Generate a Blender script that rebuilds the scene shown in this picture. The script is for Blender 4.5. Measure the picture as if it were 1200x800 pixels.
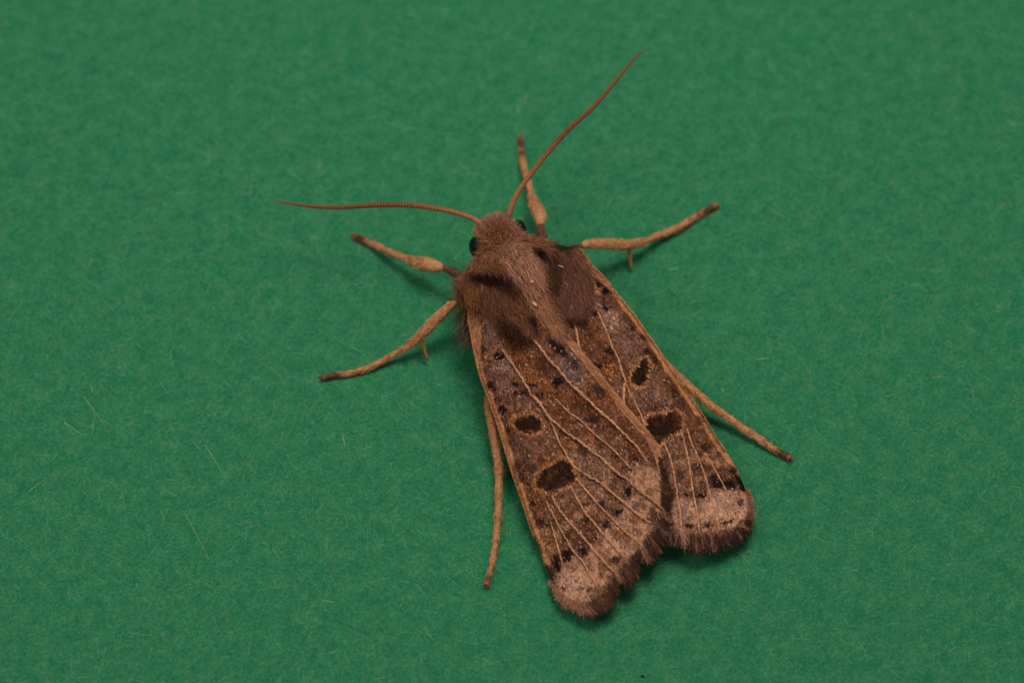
import bpy, math
import numpy as np

rng = np.random.default_rng(7)
scene = bpy.context.scene
for o in list(bpy.data.objects):
    bpy.data.objects.remove(o, do_unlink=True)
MM = 0.001                     # everything below is worked out in millimetres

# ------------------------------------------------------------------ camera
TILT = math.radians(27.0)      # lens axis away from the vertical
DIST = 200.0                   # mm from the lens to the card
PXMM = 26.0                    # photograph pixels per mm at the card centre
cam_d = bpy.data.cameras.new('camera')
cam = bpy.data.objects.new('camera', cam_d)
scene.collection.objects.link(cam)
cam.location = (0, -DIST * math.sin(TILT) * MM, DIST * math.cos(TILT) * MM)
cam.rotation_euler = (TILT, 0, 0)
cam_d.sensor_width = 36.0
cam_d.lens = 36.0 * DIST / (1200.0 / PXMM)
cam_d.clip_start = 0.005
cam_d.clip_end = 5.0
cam_d.dof.use_dof = True
cam_d.dof.focus_distance = (DIST - 4.3) * MM
cam_d.dof.aperture_fstop = 36.0
scene.camera = cam

# ------------------------------------------------------------------ light
world = bpy.data.worlds.new('World')
scene.world = world
world.use_nodes = True
bg = world.node_tree.nodes['Background']
bg.inputs[0].default_value = (1.0, 0.97, 0.94, 1)
bg.inputs[1].default_value = 0.14


def area_light(name, loc, target, size, power, col):
    d = bpy.data.lights.new(name, 'AREA')
    d.shape = 'RECTANGLE'
    d.size, d.size_y = size[0] * MM, size[1] * MM
    d.energy = power
    d.color = col
    o = bpy.data.objects.new(name, d)
    scene.collection.objects.link(o)
    o.location = [c * MM for c in loc]
    v = np.array(target, float) - np.array(loc, float)
    from mathutils import Vector
    o.rotation_euler = Vector(v).to_track_quat('-Z', 'Y').to_euler()
    return o


area_light('flash_diffuser', (14, 40, 128), (0, 0, 0), (62, 44), 0.0900, (1.0, 0.95, 0.89))
area_light('flash_diffuser_side', (-82, -18, 112), (0, 0, 0), (48, 48), 0.0265, (1.0, 0.95, 0.9))

scene.render.engine = 'CYCLES'
scene.view_settings.view_transform = 'Standard'
scene.view_settings.look = 'None'
scene.view_settings.exposure = 0.0
scene.view_settings.gamma = 1.0
scene.view_settings.use_curve_mapping = False

# ------------------------------------------------------------------ measuring
cT, sT = math.cos(TILT), math.sin(TILT)
CAM = np.array([0, -DIST * sT, DIST * cT])
RIGHT = np.array([1.0, 0, 0])
UP = np.array([0, cT, sT])
FWD = np.array([0, sT, -cT])
FPX = DIST * PXMM


def P(px, py, h):
    """point (mm) that stands h mm above the card, measured in the photograph at px, py"""
    px, py, h = np.broadcast_arrays(np.asarray(px, float), np.asarray(py, float), np.asarray(h, float))
    d = FWD + ((px - 600) / FPX)[..., None] * RIGHT + ((400 - py) / FPX)[..., None] * UP
    t = (h - CAM[2]) / d[..., 2]
    return CAM + d * t[..., None]


def proj(p):
    q = np.asarray(p, float) - CAM
    z = q @ FWD
    return np.stack([600 + (q @ RIGHT) / z * FPX, 400 - (q @ UP) / z * FPX], -1)


LIGHT = 0.62                    # how much of a white surface's value the flash returns


def srgb(*c):
    c = np.array(c, float) / 255.0
    lin = np.where(c <= 0.04045, c / 12.92, ((c + 0.055) / 1.055) ** 2.4)
    return lin / LIGHT


def norm(v):
    return v / np.maximum(np.linalg.norm(v, axis=-1, keepdims=True), 1e-9)


def vnoise(x, y, seed=0):
    x = np.asarray(x, float); y = np.asarray(y, float)
    xi, yi = np.floor(x).astype(np.int64), np.floor(y).astype(np.int64)
    fx, fy = x - xi, y - yi
    fx, fy = fx * fx * (3 - 2 * fx), fy * fy * (3 - 2 * fy)

    def hsh(a, b):
        n = (a * 374761393 + b * 668265263 + seed * 974634777) & 0x7fffffff
        n = ((n ^ (n >> 13)) * 1274126177) & 0x7fffffff
        return ((n ^ (n >> 16)) & 0xffff) / 65535.0
    return ((hsh(xi, yi) * (1 - fx) + hsh(xi + 1, yi) * fx) * (1 - fy)
            + (hsh(xi, yi + 1) * (1 - fx) + hsh(xi + 1, yi + 1) * fx) * fy)


def fbm(x, y, seed=0):
    return (vnoise(x, y, seed) + 0.5 * vnoise(2.1 * x, 2.1 * y, seed + 1) + 0.25 * vnoise(4.3 * x, 4.3 * y, seed + 2)) / 1.75


def smooth(a, b, x):
    t = np.clip((x - a) / (b - a), 0, 1)
    return t * t * (3 - 2 * t)


def spline(pts, n):
    """smooth curve through pts, n samples evenly spaced along it"""
    p = np.asarray(pts, float)
    q = np.vstack([2 * p[0] - p[1], p, 2 * p[-1] - p[-2]])
    out = []
    for i in range(1, len(q) - 2):
        t = np.linspace(0, 1, 24, endpoint=False)[:, None]
        a, b, c, d = q[i - 1], q[i], q[i + 1], q[i + 2]
        out.append(0.5 * (2 * b + (c - a) * t + (2 * a - 5 * b + 4 * c - d) * t ** 2 + (3 * b - a - 3 * c + d) * t ** 3))
    out = np.vstack(out + [p[-1:]])
    s = np.concatenate([[0], np.cumsum(np.linalg.norm(np.diff(out[:, :2], axis=0), axis=1))])
    k = np.linspace(0, s[-1], n)
    return np.stack([np.interp(k, s, out[:, j]) for j in range(out.shape[1])], -1)


def seg_dist(x, y, line):
    p = np.stack([x, y], -1)
    best = np.full(x.shape, 1e9)
    for a, b in zip(line[:-1], line[1:]):
        a, b = np.array(a[:2], float), np.array(b[:2], float)
        ab = b - a
        t = np.clip(((p - a) @ ab) / max(ab @ ab, 1e-9), 0, 1)
        best = np.minimum(best, np.linalg.norm(p - (a + t[..., None] * ab), axis=-1))
    return best


def inside(x, y, poly):
    r = np.zeros(x.shape, bool)
    n = len(poly)
    for i in range(n):
        (x1, y1), (x2, y2) = poly[i], poly[(i + 1) % n]
        c = (y1 > y) != (y2 > y)
        with np.errstate(divide='ignore', invalid='ignore'):
            xx = (x2 - x1) * (y - y1) / (y2 - y1 + 1e-12) + x1
        r ^= c & (x < xx)
    return r


def poly_sdf(x, y, poly):
    d = seg_dist(x, y, list(poly) + [poly[0]])
    return np.where(inside(x, y, poly), -d, d)


# ------------------------------------------------------------------ materials
def new_mat(name):
    m = bpy.data.materials.new(name)
    m.use_nodes = True
    nt = m.node_tree
    return m, nt, nt.nodes['Principled BSDF']


def colour_mat(name, rough, spec, sheen=0.0, vary=0.25, nscale=9000.0, bump=0.0):
    """colour stored per scale / hair on the mesh, with fine grain on top"""
    m, nt, b = new_mat(name)
    a = nt.nodes.new('ShaderNodeAttribute'); a.attribute_name = 'Col'
    tc = nt.nodes.new('ShaderNodeTexCoord')
    n = nt.nodes.new('ShaderNodeTexNoise'); n.inputs['Scale'].default_value = nscale
    n.inputs['Detail'].default_value = 3
    nt.links.new(tc.outputs['Object'], n.inputs['Vector'])
    mr = nt.nodes.new('ShaderNodeMapRange')
    mr.inputs['From Min'].default_value = 0.3; mr.inputs['From Max'].default_value = 0.7
    mr.inputs['To Min'].default_value = 1 - vary; mr.inputs['To Max'].default_value = 1 + vary
    nt.links.new(n.outputs['Fac'], mr.inputs['Value'])
    mx = nt.nodes.new('ShaderNodeVectorMath'); mx.operation = 'MULTIPLY'
    nt.links.new(a.outputs['Color'], mx.inputs[0]); nt.links.new(mr.outputs['Result'], mx.inputs[1])
    nt.links.new(mx.outputs['Vector'], b.inputs['Base Color'])
    b.inputs['Roughness'].default_value = rough
    b.inputs['Specular IOR Level'].default_value = spec
    if sheen:
        b.inputs['Sheen Weight'].default_value = sheen
    if bump:
        bp = nt.nodes.new('ShaderNodeBump'); bp.inputs['Strength'].default_value = bump
        bp.inputs['Distance'].default_value = 0.00003
        nt.links.new(n.outputs['Fac'], bp.inputs['Height'])
        nt.links.new(bp.outputs['Normal'], b.inputs['Normal'])
    return m


M_SCALE = colour_mat('wing_scales', 0.7, 0.08)
M_FUR = colour_mat('fur', 0.7, 0.08, 0.0, 0.2)
M_LEG = colour_mat('leg_scales', 0.65, 0.12, 0.0, 0.3, 14000.0, 0.6)
M_ANT = colour_mat('antenna_scales', 0.5, 0.3, 0.0, 0.15)
M_FIBRE = colour_mat('paper_fibre', 0.85, 0.1, 0.0, 0.15)


def card_material():
    m, nt, b = new_mat('green_card')
    tc = nt.nodes.new('ShaderNodeTexCoord')

    def noise(scale, detail, rough, dist=0.0):
        n = nt.nodes.new('ShaderNodeTexNoise')
        n.inputs['Scale'].default_value = scale; n.inputs['Detail'].default_value = detail
        n.inputs['Roughness'].default_value = rough; n.inputs['Distortion'].default_value = dist
        nt.links.new(tc.outputs['Object'], n.inputs['Vector'])
        return n
    big = noise(1300, 4, 0.65)
    fine = noise(7500, 6, 0.75, 0.9)
    add = nt.nodes.new('ShaderNodeMath'); add.operation = 'MULTIPLY_ADD'
    add.inputs[1].default_value = 0.28
    nt.links.new(big.outputs['Fac'], add.inputs[0])
    mul = nt.nodes.new('ShaderNodeMath'); mul.operation = 'MULTIPLY'; mul.inputs[1].default_value = 0.72
    nt.links.new(fine.outputs['Fac'], mul.inputs[0]); nt.links.new(mul.outputs[0], add.inputs[2])
    r = nt.nodes.new('ShaderNodeValToRGB')
    e = r.color_ramp.elements
    e[0].position = 0.38; e[0].color = (*srgb(20, 90, 58), 1)
    e[1].position = 0.63; e[1].color = (*srgb(67, 126, 88), 1)
    k = r.color_ramp.elements.new(0.50); k.color = (*srgb(36, 106, 69), 1)
    nt.links.new(add.outputs[0], r.inputs['Fac'])
    # warm pulp flecks
    w = noise(2200, 4, 0.7, 0.6)
    wr = nt.nodes.new('ShaderNodeMapRange')
    wr.inputs['From Min'].default_value = 0.56; wr.inputs['From Max'].default_value = 0.74
    wr.inputs['To Max'].default_value = 0.55
    nt.links.new(w.outputs['Fac'], wr.inputs['Value'])
    mx = nt.nodes.new('ShaderNodeMix'); mx.data_type = 'RGBA'
    nt.links.new(wr.outputs['Result'], mx.inputs['Factor'])
    nt.links.new(r.outputs['Color'], mx.inputs['A'])
    mx.inputs['B'].default_value = (*srgb(84, 114, 74), 1)
    nt.links.new(mx.outputs['Result'], b.inputs['Base Color'])
    b.inputs['Roughness'].default_value = 0.88
    b.inputs['Specular IOR Level'].default_value = 0.15
    bp = nt.nodes.new('ShaderNodeBump'); bp.inputs['Strength'].default_value = 0.5
    bp.inputs['Distance'].default_value = 0.00004
    nt.links.new(fine.outputs['Fac'], bp.inputs['Height'])
    nt.links.new(bp.outputs['Normal'], b.inputs['Normal'])
    return m


def eye_material():
    m, nt, b = new_mat('eye')
    tc = nt.nodes.new('ShaderNodeTexCoord')
    v = nt.nodes.new('ShaderNodeTexVoronoi'); v.inputs['Scale'].default_value = 26000
    nt.links.new(tc.outputs['Object'], v.inputs['Vector'])
    bp = nt.nodes.new('ShaderNodeBump'); bp.inputs['Strength'].default_value = 0.35
    bp.inputs['Distance'].default_value = 0.00001; bp.invert = True
    nt.links.new(v.outputs['Distance'], bp.inputs['Height'])
    nt.links.new(bp.outputs['Normal'], b.inputs['Normal'])
    b.inputs['Base Color'].default_value = (0.004, 0.003, 0.003, 1)
    b.inputs['Roughness'].default_value = 0.38
    b.inputs['Specular IOR Level'].default_value = 0.3
    return m


def plain_mat(name, c, rough=0.7):
    m, nt, b = new_mat(name)
    tc = nt.nodes.new('ShaderNodeTexCoord')
    n = nt.nodes.new('ShaderNodeTexNoise'); n.inputs['Scale'].default_value = 12000
    nt.links.new(tc.outputs['Object'], n.inputs['Vector'])
    r = nt.nodes.new('ShaderNodeValToRGB')
    r.color_ramp.elements[0].color = (*(np.array(c) * 0.75), 1)
    r.color_ramp.elements[1].color = (*np.minimum(np.array(c) * 1.2, 0.95), 1)
    nt.links.new(n.outputs['Fac'], r.inputs['Fac'])
    nt.links.new(r.outputs['Color'], b.inputs['Base Color'])
    b.inputs['Roughness'].default_value = rough
    return m


# ------------------------------------------------------------------ mesh helpers
def make_obj(name, verts, faces, col=None, mat=None, parent=None, origin=(0, 0, 0), smooth_shade=True):
    """verts in mm, in scene coordinates; origin in mm"""
    v = (np.asarray(verts, float) - np.asarray(origin, float)) * MM
    me = bpy.data.meshes.new(name)
    if isinstance(faces, np.ndarray):
        k = faces.shape[1]
        me.vertices.add(len(v)); me.vertices.foreach_set('co', v.ravel())
        me.loops.add(faces.size); me.loops.foreach_set('vertex_index', faces.ravel().astype(np.int32))
        me.polygons.add(len(faces))
        me.polygons.foreach_set('loop_start', np.arange(0, faces.size, k, dtype=np.int32))
        me.polygons.foreach_set('loop_total', np.full(len(faces), k, np.int32))
        me.update(calc_edges=True)
    else:
        me.from_pydata(v.tolist(), [], faces)
    me.validate()
    if col is not None:
        a = me.color_attributes.new('Col', 'FLOAT_COLOR', 'POINT')
        c = np.ones((len(v), 4)); c[:, :3] = np.clip(col, 0, 0.95)
        a.data.foreach_set('color', c.ravel())
    if smooth_shade:
        me.polygons.foreach_set('use_smooth', np.ones(len(me.polygons), bool))
    if mat:
        me.materials.append(mat)
    o = bpy.data.objects.new(name, me)
    scene.collection.objects.link(o)
    if parent is not None:
        o.parent = parent
    return o


def tag(o, label=None, cat=None, kind=None, group=None):
    for k, s in (('label', label), ('category', cat), ('kind', kind), ('group', group)):
        if s:
            o[k] = s
    return o


def join(*meshes):
    V, F, C, n = [], [], [], 0
    for v, f, c in meshes:
        V.append(v); F.append(f + n); C.append(c); n += len(v)
    return np.vstack(V), np.vstack(F), np.vstack(C)


def strands(root, d, L, W, col, bend=None, segs=3, tip=0.25, tipcol=None, side=None):
    """tapered flat hairs; arrays of length N -> verts, quads, colours"""
    N = len(root)
    d = norm(d)
    L = np.broadcast_to(L, N)[:, None]; W = np.broadcast_to(W, N)[:, None]
    if bend is None:
        bend = np.zeros((N, 3))
    if side is None:
        side = norm(np.cross(d, rng.normal(size=(N, 3))))
    rows, cols = [], []
    for k in range(segs + 1):
        t = k / segs
        p = root + d * L * t + bend * L * t * t
        w = W * 0.5 * (1 - (1 - tip) * t ** 1.6) * (0.7 if k == 0 else 1)
        rows += [p - side * w, p + side * w]
        c = col if tipcol is None else col * (1 - t) + tipcol * t
        cols += [c, c]
    V = np.stack(rows, 1).reshape(-1, 3)
    C = np.stack(cols, 1).reshape(-1, 3)
    nv = 2 * (segs + 1)
    q = np.array([[2 * k, 2 * k + 1, 2 * k + 3, 2 * k + 2] for k in range(segs)])
    F = (np.arange(N)[:, None, None] * nv + q[None]).reshape(-1, 4)
    return V, F, C


def flakes(pos, d, n, L, W, tilt, col):
    """overlapping wing scales: a narrow root, a broad rounded blade, slightly lifted tip"""
    N = len(pos)
    n = norm(n); d = norm(d - n * (d * n).sum(-1, keepdims=True)); s = np.cross(n, d)
    L = L[:, None]; W = W[:, None]; tilt = tilt[:, None]
    prof = [(0.0, 0.30, 0.0), (0.55, 0.50, 0.6), (1.0, 0.28, 1.0)]
    roll = rng.normal(0, 0.16, (N, 1))
    rows, cols = [], []
    for t, w, z in prof:
        c = pos + d * L * (t - 0.5) + n * (0.012 + tilt * L * z)
        for sg in (-1, 1):
            rows.append(c + sg * W * w * (s + n * roll)); cols.append(col)
    V = np.stack(rows, 1).reshape(-1, 3); C = np.stack(cols, 1).reshape(-1, 3)
    q = np.array([[0, 1, 3, 2], [2, 3, 5, 4]])
    F = (np.arange(N)[:, None, None] * 6 + q[None]).reshape(-1, 4)
    return V, F, C


def tube(path, rad, col, nseg=14, flat=1.0):
    """tube along path (mm); rad, col per path point; flat squashes it vertically"""
    p = np.asarray(path, float); n = len(p)
    t = norm(np.gradient(p, axis=0))
    up = np.array([0, 0, 1.0])
    s = norm(np.cross(t, np.tile(up, (n, 1)))); u = np.cross(s, t)
    a = np.linspace(0, 2 * math.pi, nseg, endpoint=False)
    rad = np.asarray(rad, float)
    ring = (s[:, None] * np.cos(a)[None, :, None] + u[:, None] * (np.sin(a) * flat)[None, :, None])
    V = (p[:, None] + ring * rad[:, None, None]).reshape(-1, 3)
    C = np.repeat(np.asarray(col, float), nseg, 0)
    F = []
    for i in range(n - 1):
        for j in range(nseg):
            k = (j + 1) % nseg
            F.append([i * nseg + j, i * nseg + k, (i + 1) * nseg + k, (i + 1) * nseg + j])
    F = np.array(F)
    V = np.vstack([V, p[:1], p[-1:]]); C = np.vstack([C, col[:1], col[-1:]])
    b0, b1 = len(V) - 2, len(V) - 1
    caps = [[b0, (j + 1) % nseg, j, j] for j in range(0, nseg)]
    caps = []
    for j in range(0, nseg, 2):
        caps.append([b0, (j + 2) % nseg, j + 1, j])
        o = (n - 1) * nseg
        caps.append([b1, o + j, o + j + 1, o + (j + 2) % nseg])
    return V, np.vstack([F, np.array(caps)]), C


# ------------------------------------------------------------------ green card
g = 130.0
N = 24
xs = np.linspace(-g, g, N + 1)
gx, gy = np.meshgrid(xs, xs, indexing='ij')
top = np.stack([gx, gy, np.zeros_like(gx)], -1).reshape(-1, 3)
bot = top.copy(); bot[:, 2] = -0.4
idx = lambda i, j: i * (N + 1) + j
F = []
for i in range(N):
    for j in range(N):
        a = [idx(i, j), idx(i + 1, j), idx(i + 1, j + 1), idx(i, j + 1)]
        F.append(a); F.append([q + len(top) for q in a[::-1]])
for i in range(N):
    for (a, b) in ((idx(i + 1, 0), idx(i, 0)), (idx(i, N), idx(i + 1, N)), (idx(0, i), idx(0, i + 1)), (idx(N, i + 1), idx(N, i))):
        F.append([a, a + len(top), b + len(top), b][::-1])
card = make_obj('green_card', np.vstack([top, bot]), np.array(F), None, card_material(), smooth_shade=False)
tag(card, 'matt green card with pale paper fibres, under the moth', 'card', 'structure')


def fibre_set(n, lo, hi, w, cols, curl, hz):
    x = rng.uniform(-36, 36, n); y = rng.uniform(-28, 30, n)
    a = rng.uniform(0, 2 * math.pi, n)
    d = np.stack([np.cos(a), np.sin(a), np.zeros(n)], -1)
    L = rng.uniform(lo, hi, n) * rng.uniform(0.4, 1, n)
    pick = rng.integers(0, len(cols), n)
    c = np.array(cols)[pick] * rng.uniform(0.8, 1.2, (n, 1))
    root = np.stack([x, y, rng.uniform(0.004, hz, n)], -1)
    perp = np.stack([-d[:, 1], d[:, 0], np.zeros(n)], -1)
    bend = perp * rng.normal(0, curl, (n, 1))
    return strands(root, d, L, rng.uniform(0.6, 1.3, n) * w, c, bend, 4, 0.6, side=perp)


f1 = fibre_set(52000, 0.2, 0.9, 0.015, [srgb(72, 128, 92), srgb(40, 108, 72), srgb(88, 134, 102), srgb(22, 94, 62), srgb(64, 116, 76)], 0.14, 0.009)
f2 = fibre_set(5200, 0.3, 1.3, 0.017, [srgb(92, 138, 106), srgb(100, 130, 94), srgb(84, 134, 104)], 0.25, 0.011)
f3 = fibre_set(110, 0.2, 1.2, 0.028, [srgb(112, 142, 110), srgb(112, 130, 92), srgb(105, 140, 112)], 0.2, 0.012)
V, F, C = join(f1, f2, f3)
# the few bright fibres and flecks one can point to
marks = [((98, 464), (120, 495), 1.0), ((72, 491), (94, 511), 1.5), ((33, 576), (47, 565), 1.2), ((240, 521), (262, 550), 1.1),
         ((216, 600), (246, 655), 0.9), ((401, 509), (405, 523), 1.4), ((70, 487), (84, 508), 0.8), ((186, 445), (198, 462), 0.9),
         ((1034, 380), (1034, 398), 1.0), ((1139, 455), (1142, 472), 1.0), ((885, 421), (900, 418), 1.6), ((783, 316), (796, 314), 1.8),
         ((845, 455), (848, 459), 2.2), ((1112, 763), (1120, 757), 1.0), ((1184, 697), (1190, 712), 0.9), ((928, 748), (950, 747), 0.9)]
r0 = np.array([P(a[0], a[1], 0.014) for a, b, w in marks]); r1 = np.array([P(b[0], b[1], 0.014) for a, b, w in marks])
dd = r1 - r0
pp = norm(np.stack([-dd[:, 1], dd[:, 0], np.zeros(len(dd))], -1))
sp = strands(r0, dd, np.linalg.norm(dd, axis=1), np.array([m[2] for m in marks]) * 0.034,
             np.tile(srgb(100, 138, 105), (len(marks), 1)), pp * rng.normal(0, 0.1, (len(marks), 1)), 4, 0.6, side=pp)
V, F, C = join((V, F, C), sp)
fib = make_obj('paper_fibre', V, F, C, M_FIBRE)
tag(fib, 'fine pale fibres pressed into the green card', 'paper fibre', 'stuff')

# ------------------------------------------------------------------ the moth
BASE = P(612, 340, 0.0)
moth = bpy.data.objects.new('moth', None)
scene.collection.objects.link(moth)
moth.location = BASE * MM
moth.empty_display_size = 0.004
tag(moth, 'furry brown moth with spotted, pale-veined wings and thread antennae resting on green card', 'moth')


def part(name, mesh, mat, parent=moth, label=None, **kw):
    o = make_obj(name, mesh[0], mesh[1], mesh[2], mat, parent, origin=BASE, **kw)
    if label:
        o['label'] = label
    return o


# body axis on the card plane
AX = P(745, 610, 3.0) - P(597, 285, 3.0)
AX = AX / np.linalg.norm(AX)
LAT = np.array([-AX[1], AX[0], 0.0])           # towards the wing that lies underneath
if LAT[0] < 0:
    LAT = -LAT
TC = P(614, 332, 4.9); TC[2] = 0
EYES = [P(560, 291, 2.8)]
#        s      half w  half h  centre h
RINGS = [(-4.35, 0.10, 0.10, 2.90), (-4.18, 0.50, 0.58, 2.92), (-3.85, 0.72, 0.86, 2.95), (-3.4, 0.80, 1.0, 2.95), (-2.95, 1.02, 1.08, 2.93),
         (-2.55, 1.50, 1.38, 2.90), (-2.1, 2.10, 1.82, 2.85), (-1.6, 2.50, 2.0, 2.80), (-0.8, 2.45, 2.03, 2.75), (0.0, 2.15, 2.0, 2.70), (0.9, 1.80, 1.9, 2.60),
         (1.8, 1.55, 1.60, 2.35), (3.0, 1.40, 1.15, 1.85), (5.0, 1.35, 0.95, 1.45), (7.0, 1.00, 0.60, 0.95), (8.8, 0.60, 0.35, 0.60), (9.7, 0.10, 0.10, 0.5)]
RG = np.array(RINGS)


def body_pt(s, th):
    w = np.interp(s, RG[:, 0], RG[:, 1]); h = np.interp(s, RG[:, 0], RG[:, 2]); c = np.interp(s, RG[:, 0], RG[:, 3])
    full = 1 - 0.32 * smooth(-2.6, -1.9, np.asarray(s)) * smooth(2.6, 1.2, np.asarray(s))     # squarer shoulders
    sn = np.sign(np.sin(th)) * np.abs(np.sin(th)) ** full; cs = np.sign(np.cos(th)) * np.abs(np.cos(th)) ** full
    p = TC + np.asarray(s)[..., None] * AX + (w * sn + 0.14 * smooth(-2.0, -3.2, np.asarray(s)))[..., None] * LAT
    p = p + np.stack([0 * w, 0 * w, c + h * cs], -1)
    n = norm((np.sin(th) / w)[..., None] * LAT + np.stack([0 * w, 0 * w, np.cos(th) / h], -1))
    return p, n


ss = spline(np.stack([RG[:, 0], RG[:, 0] * 0], -1), 60)[:, 0]
th = np.linspace(0, 2 * math.pi, 28, endpoint=False)
S, T = np.meshgrid(ss, th, indexing='ij')
pb, _ = body_pt(S, T)
Vb = pb.reshape(-1, 3)
Fb = []
for i in range(len(ss) - 1):
    for j in range(28):
        k = (j + 1) % 28
        Fb.append([i * 28 + j, (i + 1) * 28 + j, (i + 1) * 28 + k, i * 28 + k])
Fb = np.array(Fb)
Cb = np.tile(srgb(70, 46, 32), (len(Vb), 1))
body = part('body', (Vb, Fb, Cb), M_FUR)


# ---------------- fur colours, by where on the animal they grow
def blob(x, y, cx, cy, rx, ry, ang=0.0, soft=0.35):
    a = math.radians(ang); dx, dy = x - cx, y - cy
    u = (dx * math.cos(a) + dy * math.sin(a)) / rx; v = (-dx * math.sin(a) + dy * math.cos(a)) / ry
    return 1 - smooth(1 - soft, 1 + soft, np.sqrt(u * u + v * v))


def mixc(c, new, m):
    m = np.asarray(m)[..., None]
    return c * (1 - m) + np.asarray(new) * m


def fur_colour(p):
    q = proj(p); x, y = q[:, 0], q[:, 1]
    x = x + rng.normal(0, 1.6, len(x)); y = y + rng.normal(0, 1.6, len(y))
    c = np.tile(srgb(110, 73, 51), (len(x), 1))
    c = mixc(c, srgb(134, 96, 74), blob(x, y, 588, 268, 34, 30))                     # head
    c = mixc(c, srgb(126, 85, 60), blob(x, y, 580, 305, 46, 14, -28))                # collar, near side
    c = mixc(c, srgb(128, 86, 60), blob(x, y, 650, 282, 36, 12, 12))                 # collar, far side
    c = mixc(c, srgb(98, 64, 43), blob(x, y, 583, 356, 44, 44, 50, 0.3))             # shoulder tufts
    c = mixc(c, srgb(100, 68, 51), blob(x, y, 667, 340, 26, 48, -10, 0.3))
    c = mixc(c, srgb(120, 82, 50), 0.7 * blob(x, y, 549, 346, 9, 15, 15))            # ochre shoulder
    c = mixc(c, srgb(124, 84, 56), 0.7 * blob(x, y, 683, 302, 8, 16, -35))
    c = mixc(c, srgb(152, 110, 88), 0.95 * blob(x, y, 614, 314, 22, 34, -25))        # pinkish middle
    c = mixc(c, srgb(142, 100, 76), 0.85 * blob(x, y, 634, 362, 12, 44, -12))
    c = mixc(c, srgb(24, 15, 11), 0.97 * blob(x, y, 576, 328, 30, 8, 8))             # dark bar of the near tuft
    c = mixc(c, srgb(36, 23, 17), 0.75 * blob(x, y, 600, 338, 13, 9, 40))
    c = mixc(c, srgb(22, 14, 10), 1.0 * blob(x, y, 634, 297, 10, 6, 40))             # dark marks of the far tuft
    c = mixc(c, srgb(34, 23, 17), 0.85 * blob(x, y, 661, 286, 13, 8, 0))
    c = mixc(c, srgb(48, 32, 24), 0.75 * blob(x, y, 650, 318, 9, 26, 0))
    c = mixc(c, srgb(40, 26, 19), 0.85 * blob(x, y, 606, 394, 34, 8, 42))            # dark hind edges
    c = mixc(c, srgb(38, 26, 20), 0.85 * blob(x, y, 672, 378, 26, 8, 0))
    c = mixc(c, srgb(20, 13, 10), 0.9 * blob(x, y, 629, 380, 7, 17, -35))  # shadow in the gap between tuft and middle strip, painted into the fur
    return c * np.exp(rng.normal(0, 0.24, (len(x), 1)))


def grow(name, root, n, d, L, W, parent=moth, lift=0.35, jit=0.25, col=None, bend_down=0.25, segs=3):
    keep = np.min([np.linalg.norm(root + norm(d + n * lift) * k - e, axis=1) for e in EYES for k in (0.1, 0.35)], axis=0) > 0.62
    root, n, L, W = root[keep], n[keep], L[keep], W[keep]
    d = d[keep]
    col = None if col is None else col[keep]
    d = d - 0.85 * n * (d * n).sum(-1, keepdims=True)
    N = len(root)
    dd = norm(d + n * lift + rng.normal(0, jit, (N, 3)))
    bend = -n * bend_down + rng.normal(0, 0.10, (N, 3))
    c = fur_colour(root + dd * L[:, None] * 0.5) if col is None else col
    return strands(root, dd, L, W, c * 1.05, bend, segs, 0.2, c * 1.5)


# head fur: short, tufted forward between the antennae
n = 7500
s = rng.uniform(-4.3, -2.5, n); t = rng.uniform(-1.6, 1.6, n)
r, nn = body_pt(s, t)
fk = smooth(-3.1, -4.0, s)[:, None]
fwd = -fk * AX * 0.7 + (1 - fk) * AX * 0.35
m1 = grow('head_fur', r, nn, fwd, rng.uniform(0.2, 0.46, n), rng.uniform(0.018, 0.034, n), lift=0.7, jit=0.4, bend_down=0.1)
part('head_fur', m1, M_FUR, body)['kind'] = 'stuff'

# collar: a ruff standing up behind the head and swept back
n = 11000
s = rng.uniform(-2.6, -1.3, n); t = rng.uniform(-1.7, 1.7, n)
r, nn = body_pt(s, t)
m1 = grow('collar', r, nn, np.tile(AX * 0.75, (n, 1)) + np.sin(t)[:, None] * LAT * 0.35, rng.uniform(0.28, 0.6, n), rng.uniform(0.014, 0.03, n), lift=0.4, jit=0.34)
part('collar_fur', m1, M_FUR, body)['kind'] = 'stuff'

# back of the thorax
n = 17000
s = rng.uniform(-1.5, 2.0, n); t = rng.uniform(-1.7, 1.7, n) * np.interp(s, [-1.3, -0.6], [1, 0.6])
r, nn = body_pt(s, t)
m1 = grow('thorax', r, nn, np.tile(AX, (n, 1)), rng.uniform(0.4, 0.85, n), rng.uniform(0.013, 0.028, n), lift=0.26, jit=0.2)
part('thorax_fur', m1, M_FUR, body)['kind'] = 'stuff'

# woolly hair of the underside, showing at the wing root
n = 1500
s = rng.uniform(-1.1, 1.2, n); t = rng.uniform(1.5, 2.3, n) * np.where(rng.random(n) < 0.72, -1, 1)
r, nn = body_pt(s, t)
col = np.tile(srgb(88, 72, 58), (n, 1)) * np.exp(rng.normal(0, 0.25, (n, 1)))
m1 = grow('under', r, nn, np.tile(AX * 0.7, (n, 1)), rng.uniform(0.7, 1.5, n), rng.uniform(0.016, 0.03, n), lift=0.75, jit=0.35, col=col)
part('underside_hair', m1, M_FUR, body)['kind'] = 'stuff'


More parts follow.
